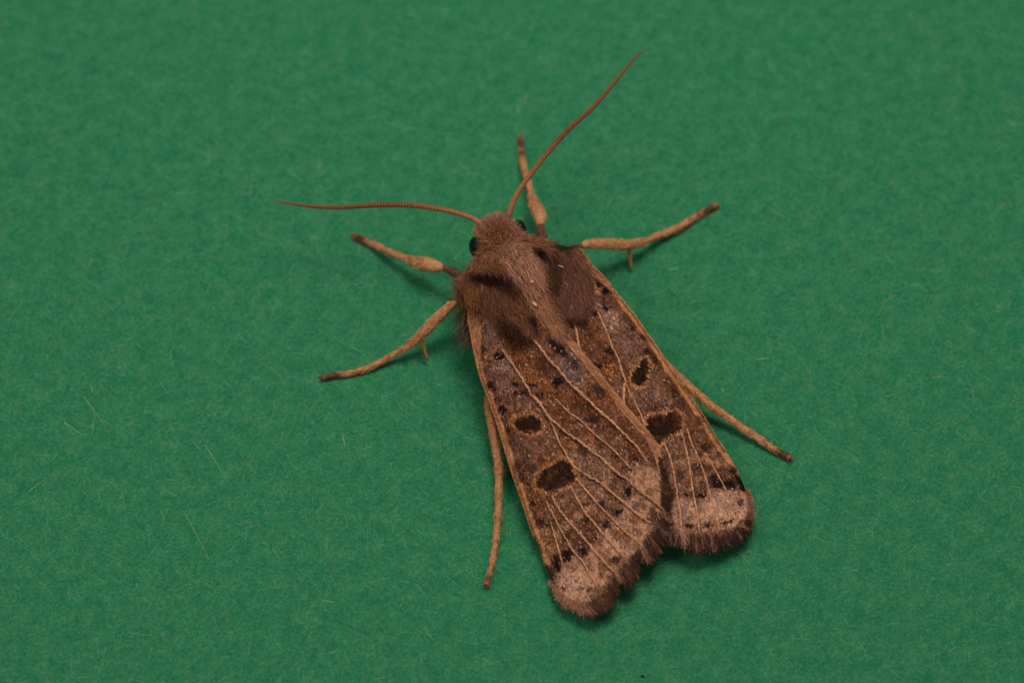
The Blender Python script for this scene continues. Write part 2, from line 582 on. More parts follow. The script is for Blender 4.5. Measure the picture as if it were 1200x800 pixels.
# the pale brush at the back of the thorax, reaching in between the wing roots
n = 2600
f = rng.random(n)
q0 = np.stack([632 + 22 * f + rng.normal(0, 5, n), 352 + 34 * f + rng.normal(0, 4, n)], -1)
r = P(q0[:, 0], q0[:, 1], 4.55 - 0.25 * f + rng.uniform(-0.12, 0.05, n))
col = mixc(np.tile(srgb(140, 98, 74), (n, 1)), srgb(74, 48, 36), 0.8 * smooth(3, 9, q0[:, 0] - (634 + 20 * f))) * np.exp(rng.normal(0, 0.24, (n, 1)))
od = P(664, 404, 4.3) - P(640, 368, 4.5)
m1 = grow('brush', r, np.tile([0, 0, 1.0], (n, 1)), np.tile(norm(od), (n, 1)), rng.uniform(0.4, 0.9, n), rng.uniform(0.014, 0.03, n), lift=0.12, jit=0.18, col=col, bend_down=0.12)
part('back_brush', m1, M_FUR, body)['kind'] = 'stuff'

# the dark woolly tuft that sticks out under the near wing root
n = 1300
q0 = np.stack([rng.normal(553, 3, n), rng.uniform(345, 392, n)], -1)
r = P(q0[:, 0], q0[:, 1], rng.uniform(1.5, 2.4, n))
od = np.tile(P(538, 384, 2.0) - P(552, 362, 2.0), (n, 1))
col = np.tile(srgb(84, 66, 52), (n, 1)) * np.exp(rng.normal(0, 0.3, (n, 1)))
m1 = grow('wool', r, np.tile([0, 0, 0.0], (n, 1)), norm(od), rng.uniform(0.4, 1.0, n), rng.uniform(0.012, 0.024, n), lift=0, jit=0.38, col=col, bend_down=0)
q0 = np.stack([rng.uniform(540, 556, n), rng.uniform(320, 345, n)], -1)
r = P(q0[:, 0], q0[:, 1], rng.uniform(1.5, 2.1, n))
od = np.tile(P(530, 338, 1.8) - P(548, 330, 2.0), (n, 1))
m2 = grow('wool', r, np.tile([0, 0, 0.0], (n, 1)), norm(od), rng.uniform(0.3, 0.7, n), rng.uniform(0.012, 0.022, n), lift=0, jit=0.4, col=col, bend_down=0)
part('leg_wool', join(m1, m2), M_FUR, body)['kind'] = 'stuff'


# shoulder tufts: a lobe of long scales over each wing root
def tuft(pa, pb, ha, hb, wid, high, label):
    a, b = P(*pa, ha), P(*pb, hb)
    ax = b - a; Ln = np.linalg.norm(ax); ax /= Ln
    sd = norm(np.cross(ax, [0, 0, 1.0])); up = np.cross(sd, ax)
    c = (a + b) / 2
    nu, nv = 26, 20
    uu = np.linspace(0.0, math.pi, nu); vv = np.linspace(0, 2 * math.pi, nv, endpoint=False)

    def pt(u, v):
        rr = np.sin(u) ** 0.75
        p = c - ax * (np.cos(u) * Ln / 2)[..., None] + sd * (rr * wid * np.cos(v))[..., None] + up * (rr * high * np.sin(v))[..., None]
        nr = norm(-ax * (np.cos(u) / Ln * 2)[..., None] + sd * (rr * np.cos(v) / wid)[..., None] + up * (rr * np.sin(v) / high)[..., None])
        return p, nr
    U, W_ = np.meshgrid(uu, vv, indexing='ij')
    V = pt(U, W_)[0].reshape(-1, 3)
    F = np.array([[i * nv + j, i * nv + (j + 1) % nv, (i + 1) * nv + (j + 1) % nv, (i + 1) * nv + j] for i in range(nu - 1) for j in range(nv)])
    lobe = (V, F, np.tile(srgb(48, 32, 22), (len(V), 1)))
    n = 10000
    u = np.arccos(rng.uniform(-0.95, 1.0, n)); v = rng.uniform(-0.3, math.pi + 0.3, n)
    r, nr = pt(u, v)
    m = grow('tuft', r, nr, np.tile(ax, (n, 1)), rng.uniform(0.35, 0.75, n), rng.uniform(0.014, 0.03, n), lift=0.14, jit=0.19, bend_down=0.12)
    return part('shoulder_tuft', join(lobe, m), M_FUR, label=label)


tuft((562, 318), (617, 391), 3.5, 4.35, 0.80, 0.50, 'brown shoulder tuft with a black bar across its front')
tuft((664, 292), (674, 371), 3.5, 4.25, 0.85, 0.55, 'dark brown shoulder tuft without a bar')


# ---------------- eyes
def eye(px, py, h, rx, rz, lat):
    c = P(px, py, h)
    nu, nv = 18, 24
    V, F = [], []
    for i in range(nu + 1):
        for j in range(nv):
            a, b = math.pi * i / nu, 2 * math.pi * j / nv
            V.append(c + AX * rx * math.sin(a) * math.cos(b) + LAT * rx * 0.72 * math.sin(a) * math.sin(b) + np.array([0, 0, rz * math.cos(a)]))
    for i in range(nu):
        for j in range(nv):
            F.append([i * nv + j, (i + 1) * nv + j, (i + 1) * nv + (j + 1) % nv, i * nv + (j + 1) % nv])
    return np.array(V), np.array(F), np.zeros((len(V), 3))


M_EYE = eye_material()
part('compound_eye', eye(560.5, 291, 2.8, 0.56, 0.56, -1), M_EYE)
part('compound_eye', eye(609, 268, 2.6, 0.42, 0.42, 1), M_EYE)


# ---------------- antennae
def antenna(pts, hs, r0, label=None):
    n = 560
    c = spline(np.column_stack([pts, hs]), n)
    path = P(c[:, 0], c[:, 1], c[:, 2])
    t = np.linspace(0, 1, n)
    L = np.linalg.norm(np.diff(path, axis=0), axis=1).sum()
    nseg = int(L / 0.135)
    ph = (t * nseg) % 1.0
    rad = r0 * np.interp(t, [0, 0.06, 0.15, 0.5, 0.8, 0.95, 1.0], [1.15, 1.0, 0.95, 0.9, 0.62, 0.36, 0.16])
    serr = np.interp(t, [0, 0.18, 0.3, 0.75, 1], [0.03, 0.1, 0.34, 0.34, 0.12])
    rad = rad * (1 - serr * 0.5 + serr * np.sin(ph * math.pi) ** 0.7)
    tan, red, dark = srgb(152, 98, 58), srgb(122, 70, 38), srgb(44, 23, 14)
    basec = mixc(np.tile(tan, (n, 1)), red, smooth(0.1, 0.5, t))
    dk = np.clip(1.3 - ph * 2.6, 0, 1) * np.interp(t, [0, 0.1, 0.4, 1], [0.3, 0.6, 0.95, 0.7])
    col = mixc(basec, dark, dk)
    tb = tube(path, rad, col, 10)
    # fine cilia, one pair of bunches on each joint
    k = np.repeat(np.arange(4, nseg), 6)
    i = np.clip(((k + 0.7) / nseg * n).astype(int), 1, n - 2)
    tg = norm(path[i + 1] - path[i - 1])
    sd = norm(np.cross(tg, [0, 0, 1.0]))
    sg = np.where(rng.random(len(i)) < 0.5, 1, -1)[:, None]
    d = norm(sd * sg + tg * 0.25 + rng.normal(0, 0.25, (len(i), 3)))
    cil = strands(path[i], d, rng.uniform(0.13, 0.23, len(i)), 0.009, np.tile(srgb(110, 70, 44), (len(i), 1)), None, 2, 0.2)
    a = part('antenna', tb, M_ANT, label=label)
    part('cilia', cil, M_ANT, a)['kind'] = 'stuff'
    # thick scaly root joint
    e = 22
    rt = tube(path[:e], np.interp(np.arange(e), [0, 6, 16, e - 1], [0.15, 0.16, 0.14, 0.10]), np.tile(srgb(128, 86, 58), (e, 1)), 12)
    part('root_joint', rt, M_ANT, a)


antenna([(568, 266), (556, 257), (540, 251), (520, 246), (492, 241.5), (462, 240), (430, 241), (400, 243), (372, 242.5), (346, 239.5), (321, 235.5)],
        [3.5, 3.55, 3.6, 3.7, 3.8, 3.9, 3.9, 3.8, 3.7, 3.6, 3.6], 0.118)
antenna([(596, 253), (601, 238), (611, 219), (626, 199), (648, 172), (668, 150), (692, 129), (712, 107), (730, 85), (745, 67), (757, 58)],
        [3.5, 3.8, 4.1, 4.4, 4.8, 5.1, 5.4, 5.7, 6.0, 6.3, 6.5], 0.118)


# ---------------- legs
def leg(main, tars, label, dark_from, spur=None, femur=None, tan=(170, 121, 82)):
    """main: (px, py, h, radius px) from the body to the end of the shin; tars: the foot the same way"""
    tan = srgb(*tan); dark = srgb(58, 34, 24)

    def limb(pts, n, joints=0, dfrom=None, hair=0, tan=tan):
        a = np.array(pts, float)
        c = spline(a, n)
        path = P(c[:, 0], c[:, 1], c[:, 2])
        t = np.linspace(0, 1, n)
        rad = np.maximum(c[:, 3], 0.5) / PXMM
        col = np.tile(tan, (n, 1)) * (0.9 + 0.25 * fbm(t * 9, t * 0 + 3.3, 5))[:, None]
        if joints:
            ph = (t * joints) % 1.0
            rad = rad * (0.88 + 0.2 * ph ** 1.5)
            col = mixc(col, dark, 0.28 * smooth(0.2, 0.0, ph))
            if dfrom is not None:
                col = mixc(col, dark, 0.85 * smooth(dfrom - 0.04, dfrom + 0.05, t) * (1 - 0.75 * smooth(0.72, 0.95, ph)))
        m = tube(path, rad, col, 14)
        # close-lying scales and hairs
        nh = hair
        i = rng.integers(1, n - 2, nh)
        tg = norm(path[i + 1] - path[i])
        ang = rng.uniform(0, 2 * math.pi, nh)
        sd = norm(np.cross(tg, [0, 0, 1.0])); up = np.cross(sd, tg)
        nr = sd * np.cos(ang)[:, None] + up * np.sin(ang)[:, None]
        root = path[i] + nr * rad[i][:, None] * 0.9
        hc = col[i] * np.exp(rng.normal(0.05, 0.28, (nh, 1)))
        hs = strands(root, tg + nr * 0.22 + rng.normal(0, 0.09, (nh, 3)), rng.uniform(0.14, 0.34, nh), rng.uniform(0.02, 0.045, nh), hc, -nr * 0.1, 2, 0.3)
        return join(m, hs)
    L = part('leg', limb(main, 60, hair=1600), M_LEG, label=label)
    part('foot', limb(tars, 110, 5, dark_from, hair=800), M_LEG, L)
    # claws
    e, f = P(*tars[-1][:3]), P(*tars[-2][:3])
    d = norm(e - f)
    sd = norm(np.cross(d, [0, 0, 1.0]))
    for sg in (-1, 1):
        pth = np.array([e - d * 0.03, e + d * 0.10 + sd * sg * 0.06 + np.array([0, 0, 0.02]), e + d * 0.17 + sd * sg * 0.08 + np.array([0, 0, -0.05])])
        pth[:, 2] = np.maximum(pth[:, 2], 0.035)
        part('claw', tube(spline(pth, 8), np.linspace(0.03, 0.008, 8), np.tile(srgb(110, 62, 40), (8, 1)), 6), M_LEG, L)
    if femur:
        part('thigh', limb(femur, 30, hair=500, tan=srgb(92, 62, 46)), M_LEG, L)
    if spur:
        for sp_ in spur:
            a = np.array(sp_, float); c = spline(a, 14)
            part('spur', tube(P(c[:, 0], c[:, 1], c[:, 2]), np.linspace(3.0, 1.5, 14) / PXMM, np.tile(srgb(150, 104, 66), (14, 1)), 8), M_LEG, L)


# forelegs
leg([(520, 314, 1.55, 3.5), (513, 312.5, 1.5, 6.6), (501, 310, 1.35, 8.0), (490, 308, 1.2, 6.2), (481, 305, 1.05, 4.2)],
    [(482, 305, 1.05, 4.0), (466, 299, 0.75, 4.0), (448, 291, 0.45, 3.6), (431, 283, 0.22, 3.4), (416, 277, 0.14, 3.2)],
    'foreleg below the black eye, with a swollen shin', 0.72,
    femur=[(519, 313, 1.55, 3.5), (532, 319, 1.75, 4.5), (552, 331, 2.2, 5.5)])
leg([(633, 266, 2.1, 3.5), (633, 257, 2.0, 7.2), (630, 247, 1.75, 7.8), (627, 240, 1.5, 6.2), (623, 230, 1.2, 3.0)],
    [(623, 231, 1.2, 2.9), (619, 214, 0.75, 3.0), (614, 197, 0.42, 3.0), (611, 179, 0.22, 3.0), (610, 162, 0.14, 3.0)],
    'foreleg crossed by the upright antenna', 0.66,
    femur=[(633, 262, 2.05, 3.5), (634, 270, 2.2, 5.0), (636, 284, 2.5, 5.5)])
# middle legs
leg([(536, 354, 2.2, 3.4), (526, 360, 2.1, 5.0), (511, 374, 1.75, 6.0), (494, 392, 1.25, 5.2), (475, 408, 0.75, 3.4)],
    [(476, 407, 0.75, 3.0), (455, 419, 0.42, 3.1), (436, 429, 0.25, 3.1), (415, 436, 0.16, 3.1), (400, 439, 0.14, 3.1), (378, 442, 0.13, 3.0)],
    'middle leg reaching out below the foreleg, with a dark-banded foot', 0.74,
    spur=[[(492, 397, 1.15), (496, 405, 0.85), (501, 421, 0.35)]],
    femur=[(534, 355, 2.2, 3.0), (543, 350, 2.25, 4.0), (556, 346, 2.3, 5.0)])
leg([(680, 289, 2.3, 2.6), (690, 286, 2.2, 5.2), (710, 286, 1.8, 6.2), (733, 287, 1.25, 5.8), (756, 283, 0.8, 3.6)],
    [(755, 283, 0.8, 3.4), (772, 276, 0.5, 3.8), (794, 267, 0.3, 3.8), (812, 256, 0.2, 3.6), (826, 248, 0.16, 3.4), (839, 241, 0.14, 3.4)],
    'middle leg reaching out beside the far shoulder', 0.72,
    spur=[[(737, 290, 1.1), (738, 299, 0.75), (740, 314, 0.3)]],
    femur=[(682, 288, 2.3, 3.0), (672, 292, 2.4, 4.0), (660, 298, 2.5, 5.0)])
# hind legs, coming out from under the wings
leg([(582, 440, 1.75, 4.2), (573, 466, 1.5, 4.6), (577, 500, 1.2, 5.2), (583, 535, 0.85, 5.0), (584.5, 556, 0.65, 4.0)],
    [(584.5, 553, 0.65, 4.4), (584, 585, 0.42, 4.3), (583, 612, 0.28, 3.9), (580, 638, 0.2, 3.3), (576, 662, 0.17, 3.1), (570, 686, 0.14, 3.0)],
    'hind leg trailing beside the overlapping wing', 0.9, spur=[[(585, 546, 0.7), (590, 552, 0.5), (597, 551, 0.3)]], tan=(160, 114, 77))
leg([(762, 408, 1.7, 4.2), (785, 432, 1.45, 4.6), (805, 451, 1.2, 5.0), (830, 473, 0.9, 4.6), (847, 485, 0.7, 4.2)],
    [(846, 484, 0.7, 4.4), (868, 500, 0.45, 4.6), (888, 513, 0.3, 4.2), (904, 524, 0.2, 3.7), (926, 537, 0.14, 3.4)],
    'hind leg sticking out past the underlying wing', 0.78)

# ---------------- forewings
tanv, brown, darkc = srgb(188, 136, 102), srgb(100, 59, 39), srgb(28, 16, 11)
pale, grey, ochre = srgb(166, 121, 95), srgb(112, 78, 62), srgb(116, 68, 37)
costc = srgb(192, 132, 88)

WING = {}
WING['over'] = dict(
    C=[(552, 354), (550, 371), (553, 390), (557, 412), (563, 438), (569, 454), (576, 472), (584, 496), (593, 526), (600, 549), (610, 577), (618, 601), (625, 621), (631, 637), (638, 659), (645, 677)],
    D=[(622, 366), (640, 377), (656, 387), (671, 402), (684, 419), (697, 434), (708, 448), (722, 465), (735, 481), (747, 495), (759, 509), (769, 525), (775, 545), (776, 565), (775, 585)],
    O=[(645, 677), (650, 688), (662, 700), (680, 708), (696, 704), (708, 692), (720, 677), (733, 663), (746, 648), (758, 634), (767, 620), (773, 604), (775, 585)],
    hC=[3.05, 2.75, 2.35, 1.7, 1.0, 0.38], hD=[4.15, 4.4, 4.3, 3.7, 2.6, 1.3],
    tips=[(644, 682), (649, 694), (660, 706), (676, 718), (693, 723), (707, 719), (717, 707), (723, 694), (724, 684), (731, 684), (739, 687), (746, 676), (747, 661), (755, 659), (763, 660),
          (772, 650), (777, 638), (782, 628), (786, 612), (787, 595), (785, 575), (781, 556), (774, 538)],
    veins=[[(590, 410), (598, 421), (606, 433), (614, 446), (622, 460), (630, 469), (645, 490), (655, 499), (668, 509), (684, 521), (704, 536), (724, 554), (735, 562), (750, 575), (762, 584), (776, 597)],
           [(645, 490), (648, 498), (654, 514), (661, 527), (670, 543), (681, 552), (692, 559), (704, 566), (722, 581), (734, 591), (747, 602), (761, 612)],
           [(676, 561), (686, 573), (697, 586), (705, 595), (718, 608), (732, 622), (750, 637)],
           [(669, 570), (678, 586), (685, 599), (700, 617), (715, 635), (734, 655)],
           [(647, 581), (654, 594), (662, 605), (675, 620), (689, 636), (705, 655), (721, 671)],
           [(641, 588), (648, 602), (655, 616), (661, 626), (671, 644), (683, 658), (692, 674), (701, 688)],
           [(646, 612), (651, 630), (656, 647), (660, 662)],
           [(614, 386), (620, 393), (632, 405), (642, 419), (655, 433), (667, 447), (683, 463), (699, 478), (710, 488), (720, 497), (731, 508), (747, 525), (757, 539)],
           [(652, 468), (666, 482), (680, 492), (690, 502), (701, 512), (716, 524), (732, 541), (739, 548)]],
    vw=[1.55, 1.25, 0.95, 1.15, 1.25, 0.95, 0.75, 1.75, 0.75],
    spots=[('oval_spot', [(603, 496), (606, 489), (613, 486.5), (622, 486), (630, 489), (635, 495), (634, 502), (628, 506), (618, 506), (609, 503)], 4.0),
           ('kidney_spot', [(628, 564), (635, 552), (647, 544), (657.5, 536), (666, 540), (671, 549), (675, 557), (670, 566), (661, 567.5), (650, 574), (640, 575), (630, 570)], 3.2)],
    pale=[(655, 668), (662, 660), (674, 651), (690, 647), (697, 633), (711, 614), (722, 603), (734, 582), (737, 555), (746, 542), (762, 542), (776, 560), (782, 640), (740, 690), (690, 740), (630, 720)],
    band=[(630, 620), (645, 621), (657, 618), (678, 604), (695, 590), (704, 580), (713, 554), (711, 534), (719, 520), (728, 509)],
    fields=[(700, 572, 46, 30, 40, srgb(130, 94, 73), 0.6), (655, 620, 26, 16, 30, srgb(124, 88, 66), 0.5), (578, 402, 13, 40, -14, grey, 0.9), (590, 445, 20, 18, 0, grey, 0.85), (612, 470, 26, 10, 10, grey, 0.6), (592, 426, 10, 7, 40, srgb(146, 108, 90), 0.85),
            (566, 370, 8, 22, -8, srgb(150, 104, 72), 0.8), (573, 383, 6, 10, -10, srgb(136, 102, 86), 0.8),
            (612, 418, 18, 8, 35, ochre, 0.8), (628, 440, 22, 10, 40, ochre, 0.5), (648, 460, 18, 10, 40, ochre, 0.6), (682, 440, 30, 14, 45, srgb(112, 74, 50), 0.7),
            (610, 525, 16, 16, 0, srgb(96, 68, 54), 0.7), (640, 515, 16, 16, 20, grey, 0.55), (655, 595, 26, 16, 20, srgb(112, 76, 56), 0.6),
            (690, 535, 20, 14, 35, srgb(120, 88, 72), 0.6), (640, 640, 14, 18, -20, srgb(138, 92, 60), 0.8), (668, 430, 14, 20, -40, srgb(116, 90, 80), 0.55),
            (672, 684, 20, 18, 0, srgb(174, 130, 107), 0.9), (764, 590, 5, 30, -10, srgb(120, 82, 56), 0.7)],
    dark=[(585, 417, 5, 3.5, 20, 1.0), (561, 394, 4, 5, -15, .75), (565, 408, 2.5, 5, -25, .8), (605, 450, 6, 2, 5, .9), (624, 451, 7, 2.2, 5, .95), (609, 460, 9, 2.5, 8, .9), (653, 447, 8, 5.5, -10, .92), (632, 462, 4, 2.5, 0, .85),
          (575, 450, 3, 3.5, 0, .85), (579, 456, 3, 2.5, 0, .7), (584, 465, 3, 2.5, 30, 1), (589, 480, 5, 7, -30, .85), (595, 501, 2.5, 4, -20, .7), (692, 491, 11, 4, 5, .75), (682, 526, 7, 6, 40, .65), (649, 402, 9, 6, 40, .85), (658, 411, 9, 6, 40, .85),
          (670, 425, 10, 6, 45, .65), (702, 459, 6, 8, -35, .7), (742, 536, 6, 4, 40, .6), (736, 551, 2.3, 2.6, 0, 1), (735, 576, 4, 5, 0, 1), (724, 600, 2.8, 4.2, 0, 1), (729, 598, 2, 1.6, 0, .9), (709.5, 614, 3.5, 2.2, -20, 1), (696.5, 630.5, 2, 3.2, 10, 1),
          (705, 589, 3, 3, 0, .7), (684, 646, 3.4, 4, 0, .95), (679, 643, 3, 3, 0, .7), (664, 650, 6.5, 7.5, 20, 1), (652.5, 660, 4.5, 12, -12, .97), (644, 672, 5, 13, -22, .85), (634, 643, 3.5, 9, -22, .6), (722, 655, 5, 3, -30, .8), (691, 691, 6, 2, -25, .8), (680, 689, 2.5, 1.8, 0, .8),
          (661, 687, 3, 2.5, -30, .7), (634, 610, 4, 3, 30, .75), (645, 615, 7, 2.5, 15, .75), (624, 589, 2, 4, -20, .85), (686, 591, 5, 1.6, -20, .8), (662, 628, 6, 5, 0, .55), (676, 634, 7, 6, 20, .5), (690, 608, 6, 5, 0, .5), (706, 596, 6, 5, 0, .4), (640, 478, 3, 3, 0, .5),
          (606, 548, 5, 9, -30, .55), (622, 548, 8, 5, 0, .45), (613, 560, 4, 8, -25, .6), (700, 694, 12, 6, -40, .55), (716, 676, 6, 5, -45, .4), (750, 640, 6, 5, -40, .4), (765, 605, 6, 10, 0, .55), (634, 430, 12, 7, 40, .5), (682, 475, 14, 5, 40, .45), (719, 532, 8, 5, 40, .5)])
WING['under'] = dict(
    C=[(679, 292), (684, 300), (692, 311), (707, 326), (721, 344), (740, 367), (756, 390), (766, 404), (775, 418), (786, 435), (797, 451), (808, 467), (820, 484), (838, 514), (856, 538), (866, 556), (873, 575)],
    D=[(648, 346), (662, 378), (688, 425), (713, 470), (738, 515), (755, 555), (764, 590), (770, 620)],
    O=[(873, 575), (877, 588), (877, 602), (871, 614), (860, 621), (845, 625), (830, 627), (815, 627), (800, 623), (786, 620), (770, 620)],
    hC=[3.3, 2.95, 2.5, 1.8, 1.1, 0.45], hD=None,
    tips=[(875, 575), (880, 589), (881, 605), (878, 620), (867, 633), (849, 642), (838, 646), (826, 647), (814, 648), (804, 641), (794, 640), (784, 636), (768, 634)],
    veins=[[(700, 367), (705, 378), (712, 394), (717, 407), (724, 422), (729, 438), (732, 448), (731, 460), (731, 478), (733, 490)],
           [(732, 448), (736, 457), (742, 468), (750, 484), (756, 498)],
           [(778, 519), (785, 536), (789, 552), (792, 569), (795, 588), (797, 602), (799, 622)],
           [(799, 509), (804, 530), (808, 548), (810, 564), (813, 582), (816, 597), (819, 621)],
           [(805, 503), (810, 519), (816, 532), (824, 552), (829, 568), (833, 584), (837, 597), (840, 609), (842, 618)],
           [(826, 532), (832, 541), (838, 551), (844, 562), (850, 573)],
           [(671, 372), (675, 388), (678, 404), (682, 417)]],
    vw=[1.7, 0.95, 1.05, 1.2, 0.95, 0.85, 1.3],
    spots=[('oval_spot', [(740, 447.5), (740.6, 439), (747.5, 429), (754, 421), (759, 424), (760, 430), (757.5, 440), (754, 449), (746, 450.6)], 4.2),
           ('kidney_spot', [(756, 491), (760, 488), (770, 486), (780, 483), (791, 482), (797.5, 486), (799, 494), (796, 502.5), (786, 509), (777.5, 511), (774, 519), (765, 519), (760, 516), (761, 509), (757.5, 501)], 3.2)],
    pale=[(772, 590), (784, 586), (796, 584), (810, 583), (823, 586), (831, 571), (846, 571), (872, 575), (890, 580), (885, 650), (770, 650)],
    band=[(858, 538), (842, 541), (829, 538), (813, 541), (797, 541), (783, 545)],
    fields=[(800, 555, 34, 24, 0, srgb(126, 90, 70), 0.5), (722, 388, 14, 34, -30, grey, 0.9), (716, 376, 9, 12, -20, srgb(142, 106, 90), 0.8), (742, 412, 12, 26, -35, grey, 0.7), (752, 462, 20, 16, 20, grey, 0.8), (775, 462, 14, 18, -30, grey, 0.6),
            (695, 395, 14, 24, -30, srgb(112, 70, 44), 0.7), (712, 432, 9, 9, 0, srgb(130, 76, 36), 0.85), (722, 455, 10, 12, -30, srgb(118, 80, 58), 0.6), (702, 318, 10, 14, -35, srgb(150, 108, 78), 0.8), (697, 350, 8, 22, -20, srgb(150, 108, 82), 0.7),
            (840, 540, 16, 10, 45, srgb(146, 102, 72), 0.7), (815, 497, 8, 7, 0, srgb(120, 72, 36), 0.6), (790, 535, 26, 18, 20, srgb(112, 78, 60), 0.5), (850, 592, 24, 14, 0, srgb(174, 130, 107), 0.85), (800, 600, 22, 12, 0, srgb(162, 120, 100), 0.5)],
    dark=[(681, 316, 4.5, 6, -35, 1), (701, 331, 3, 4, -20, .9), (710, 341, 4, 4.5, -35, .95), (708, 360, 3, 6, -25, 1), (703, 350, 5, 5, -30, .55), (696, 366, 3, 3, 0, .8), (693, 358, 2.5, 2.5, 0, .7), (740, 384, 3, 6, -35, .7), (714, 411, 5.5, 4.5, 0, .95), (700, 429, 6, 3.6, -15, .95), (711, 426, 3, 2, -40, .8),
          (754, 396, 2.5, 5, -35, .75), (759, 412, 3, 4, -35, .7), (766, 421, 3, 4, -35, .8), (725, 395, 3, 3, 0, .4), (790, 460, 4, 8, -35, .7), (782, 446, 3, 3, 0, .4), (795, 474, 6, 6, 0, .45), (688, 388, 6, 12, -25, .55), (690, 410, 6, 8, -25, .45), (703, 405, 5, 7, -20, .35),
          (827, 523, 5, 5, 0, .7), (820, 493, 3, 5, -30, .5), (770, 477, 12, 4, -15, .4), (838, 560, 8, 7, 20, .75), (841, 567, 8, 4.5, 15, 1), (854, 567, 9, 6, 30, 1), (866, 564, 4.5, 15, -32, .97), (858, 551, 4, 6, -35, .75), (786.5, 579, 3, 3, 0, 1), (803, 578, 2.6, 2.2, 0, 1), (822, 580.5, 4.5, 2.2, 0, 1), (826.5, 576, 1.8, 1.6, 0, 1),
          (789, 614, 4, 1.8, 0, .8), (807, 614, 4, 2.4, 0, .85), (830, 615, 4.6, 2.4, 0, .9), (852, 611, 5, 2, -15, .9), (867, 614, 5, 3, -40, .8), (868, 589, 2.5, 3.6, 10, .75), (813, 550, 5, 6, 0, .5), (797, 556, 6, 5, 0, .55), (824, 567, 4, 5, 0, .4), (776, 575, 5, 24, -5, .75), (820, 545, 4, 4, 0, .5), (780, 545, 5, 12, -20, .4)])

NU, NV = 230, 130


def heights(hs, n):
    return spline(np.column_stack([np.linspace(0, 1, len(hs)), hs]), n)[:, 1]


def coons(W):
    C = spline(W['C'], NU); D = spline(W['D'], NU); O = spline(W['O'], NV)
    B = np.linspace(C[0], D[0], NV)
    u = np.linspace(0, 1, NU)[:, None, None]; v = np.linspace(0, 1, NV)[None, :, None]
    q = ((1 - v) * C[:, None] + v * D[:, None] + (1 - u) * B[None] + u * O[None]
         - ((1 - u) * (1 - v) * C[0] + (1 - u) * v * D[0] + u * (1 - v) * C[-1] + u * v * D[-1]))
    return q


def wing_colour(W, x, y, cd, dd):
    """the wing's own markings; x, y measured on the wing, cd/dd distance from front and hind edge"""
    jx = x + 3.0 * (vnoise(x / 4, y / 4, 3) - 0.5) + rng.normal(0, 0.9, x.shape)
    jy = y + 3.0 * (vnoise(x / 4, y / 4, 4) - 0.5) + rng.normal(0, 0.9, y.shape)
    c = np.tile(brown, x.shape + (1,)) if x.ndim > 1 else np.tile(brown, (len(x), 1))
    nz = fbm(x / 13, y / 13, 11)
    c = mixc(c, ochre, 0.35 * smooth(0.5, 0.75, fbm(x / 9, y / 9, 21)))
    c = mixc(c, grey, 0.5 * smooth(0.5, 0.75, fbm(x / 16, y / 16, 31)))
    for cx, cy, rx, ry, an, cc, st in W['fields']:
        c = mixc(c, cc, st * blob(jx, jy, cx, cy, rx, ry, an, 0.5))
    bd = seg_dist(jx, jy, W['band'])
    c = mixc(c, darkc, 0.42 * np.exp(-((bd - 9) / 4.5) ** 2) * smooth(0.3, 0.7, fbm(x / 8, y / 8, 6)))
    c = mixc(c, srgb(146, 104, 78), 0.85 * np.exp(-(bd / 3.4) ** 2))
    sd = poly_sdf(jx, jy, W['pale'])
    c = mixc(c, srgb(72, 44, 32), 0.35 * smooth(16, 3, sd) * (sd > 0))
    c = mixc(c, pale, (0.88 - 0.6 * smooth(0.42, 0.68, fbm(x / 8, y / 8, 81))) * smooth(4.0, -5.0, sd + 9 * (fbm(x / 7, y / 7, 83) - 0.5)))
    for cx, cy, rx, ry, an, cc, st in W['fields'][-3:]:
        c = mixc(c, cc, 0.8 * st * blob(jx, jy, cx, cy, rx, ry, an, 0.6))
    c = c * (0.50 + 0.55 * nz + 0.42 * smooth(0.3, 0.7, fbm(x / 5, y / 5, 91)))[..., None]
    # front edge strip
    c = mixc(c, costc, 0.9 * smooth(6.5, 3.5, cd + 3 * (vnoise(x / 7, y / 7, 9) - 0.5)) * (1 - 0.3 * smooth(0.55, 0.7, vnoise(x / 6, y / 6, 17))))
    for cx, cy, rx, ry, an, st in W['dark']:
        if max(rx, ry) < 5.5:
            rx, ry = rx * 1.18 + 0.3, ry * 1.18 + 0.3
        c = mixc(c, darkc, min(1, st * 1.1) * blob(jx, jy, cx, cy, rx, ry, an, 0.32))
    # ringed spots
    for nm, poly, rw in W['spots']:
        s = poly_sdf(jx, jy, poly)
        c = mixc(c, srgb(160, 107, 66), 0.9 * np.exp(-((s - rw * 0.65) / (rw * 0.62)) ** 2) * (0.7 + 0.3 * smooth(0.25, 0.5, vnoise(x / 6, y / 6, 14))))
        core = mixc(np.broadcast_to(srgb(36, 20, 12), c.shape), srgb(82, 46, 24), 0.7 * smooth(0.5, 0.75, fbm(x / 7, y / 7, 41)))
        m = smooth(1.3, -1.3, s)[..., None]
        c = c * (1 - m) + core * m
    return c


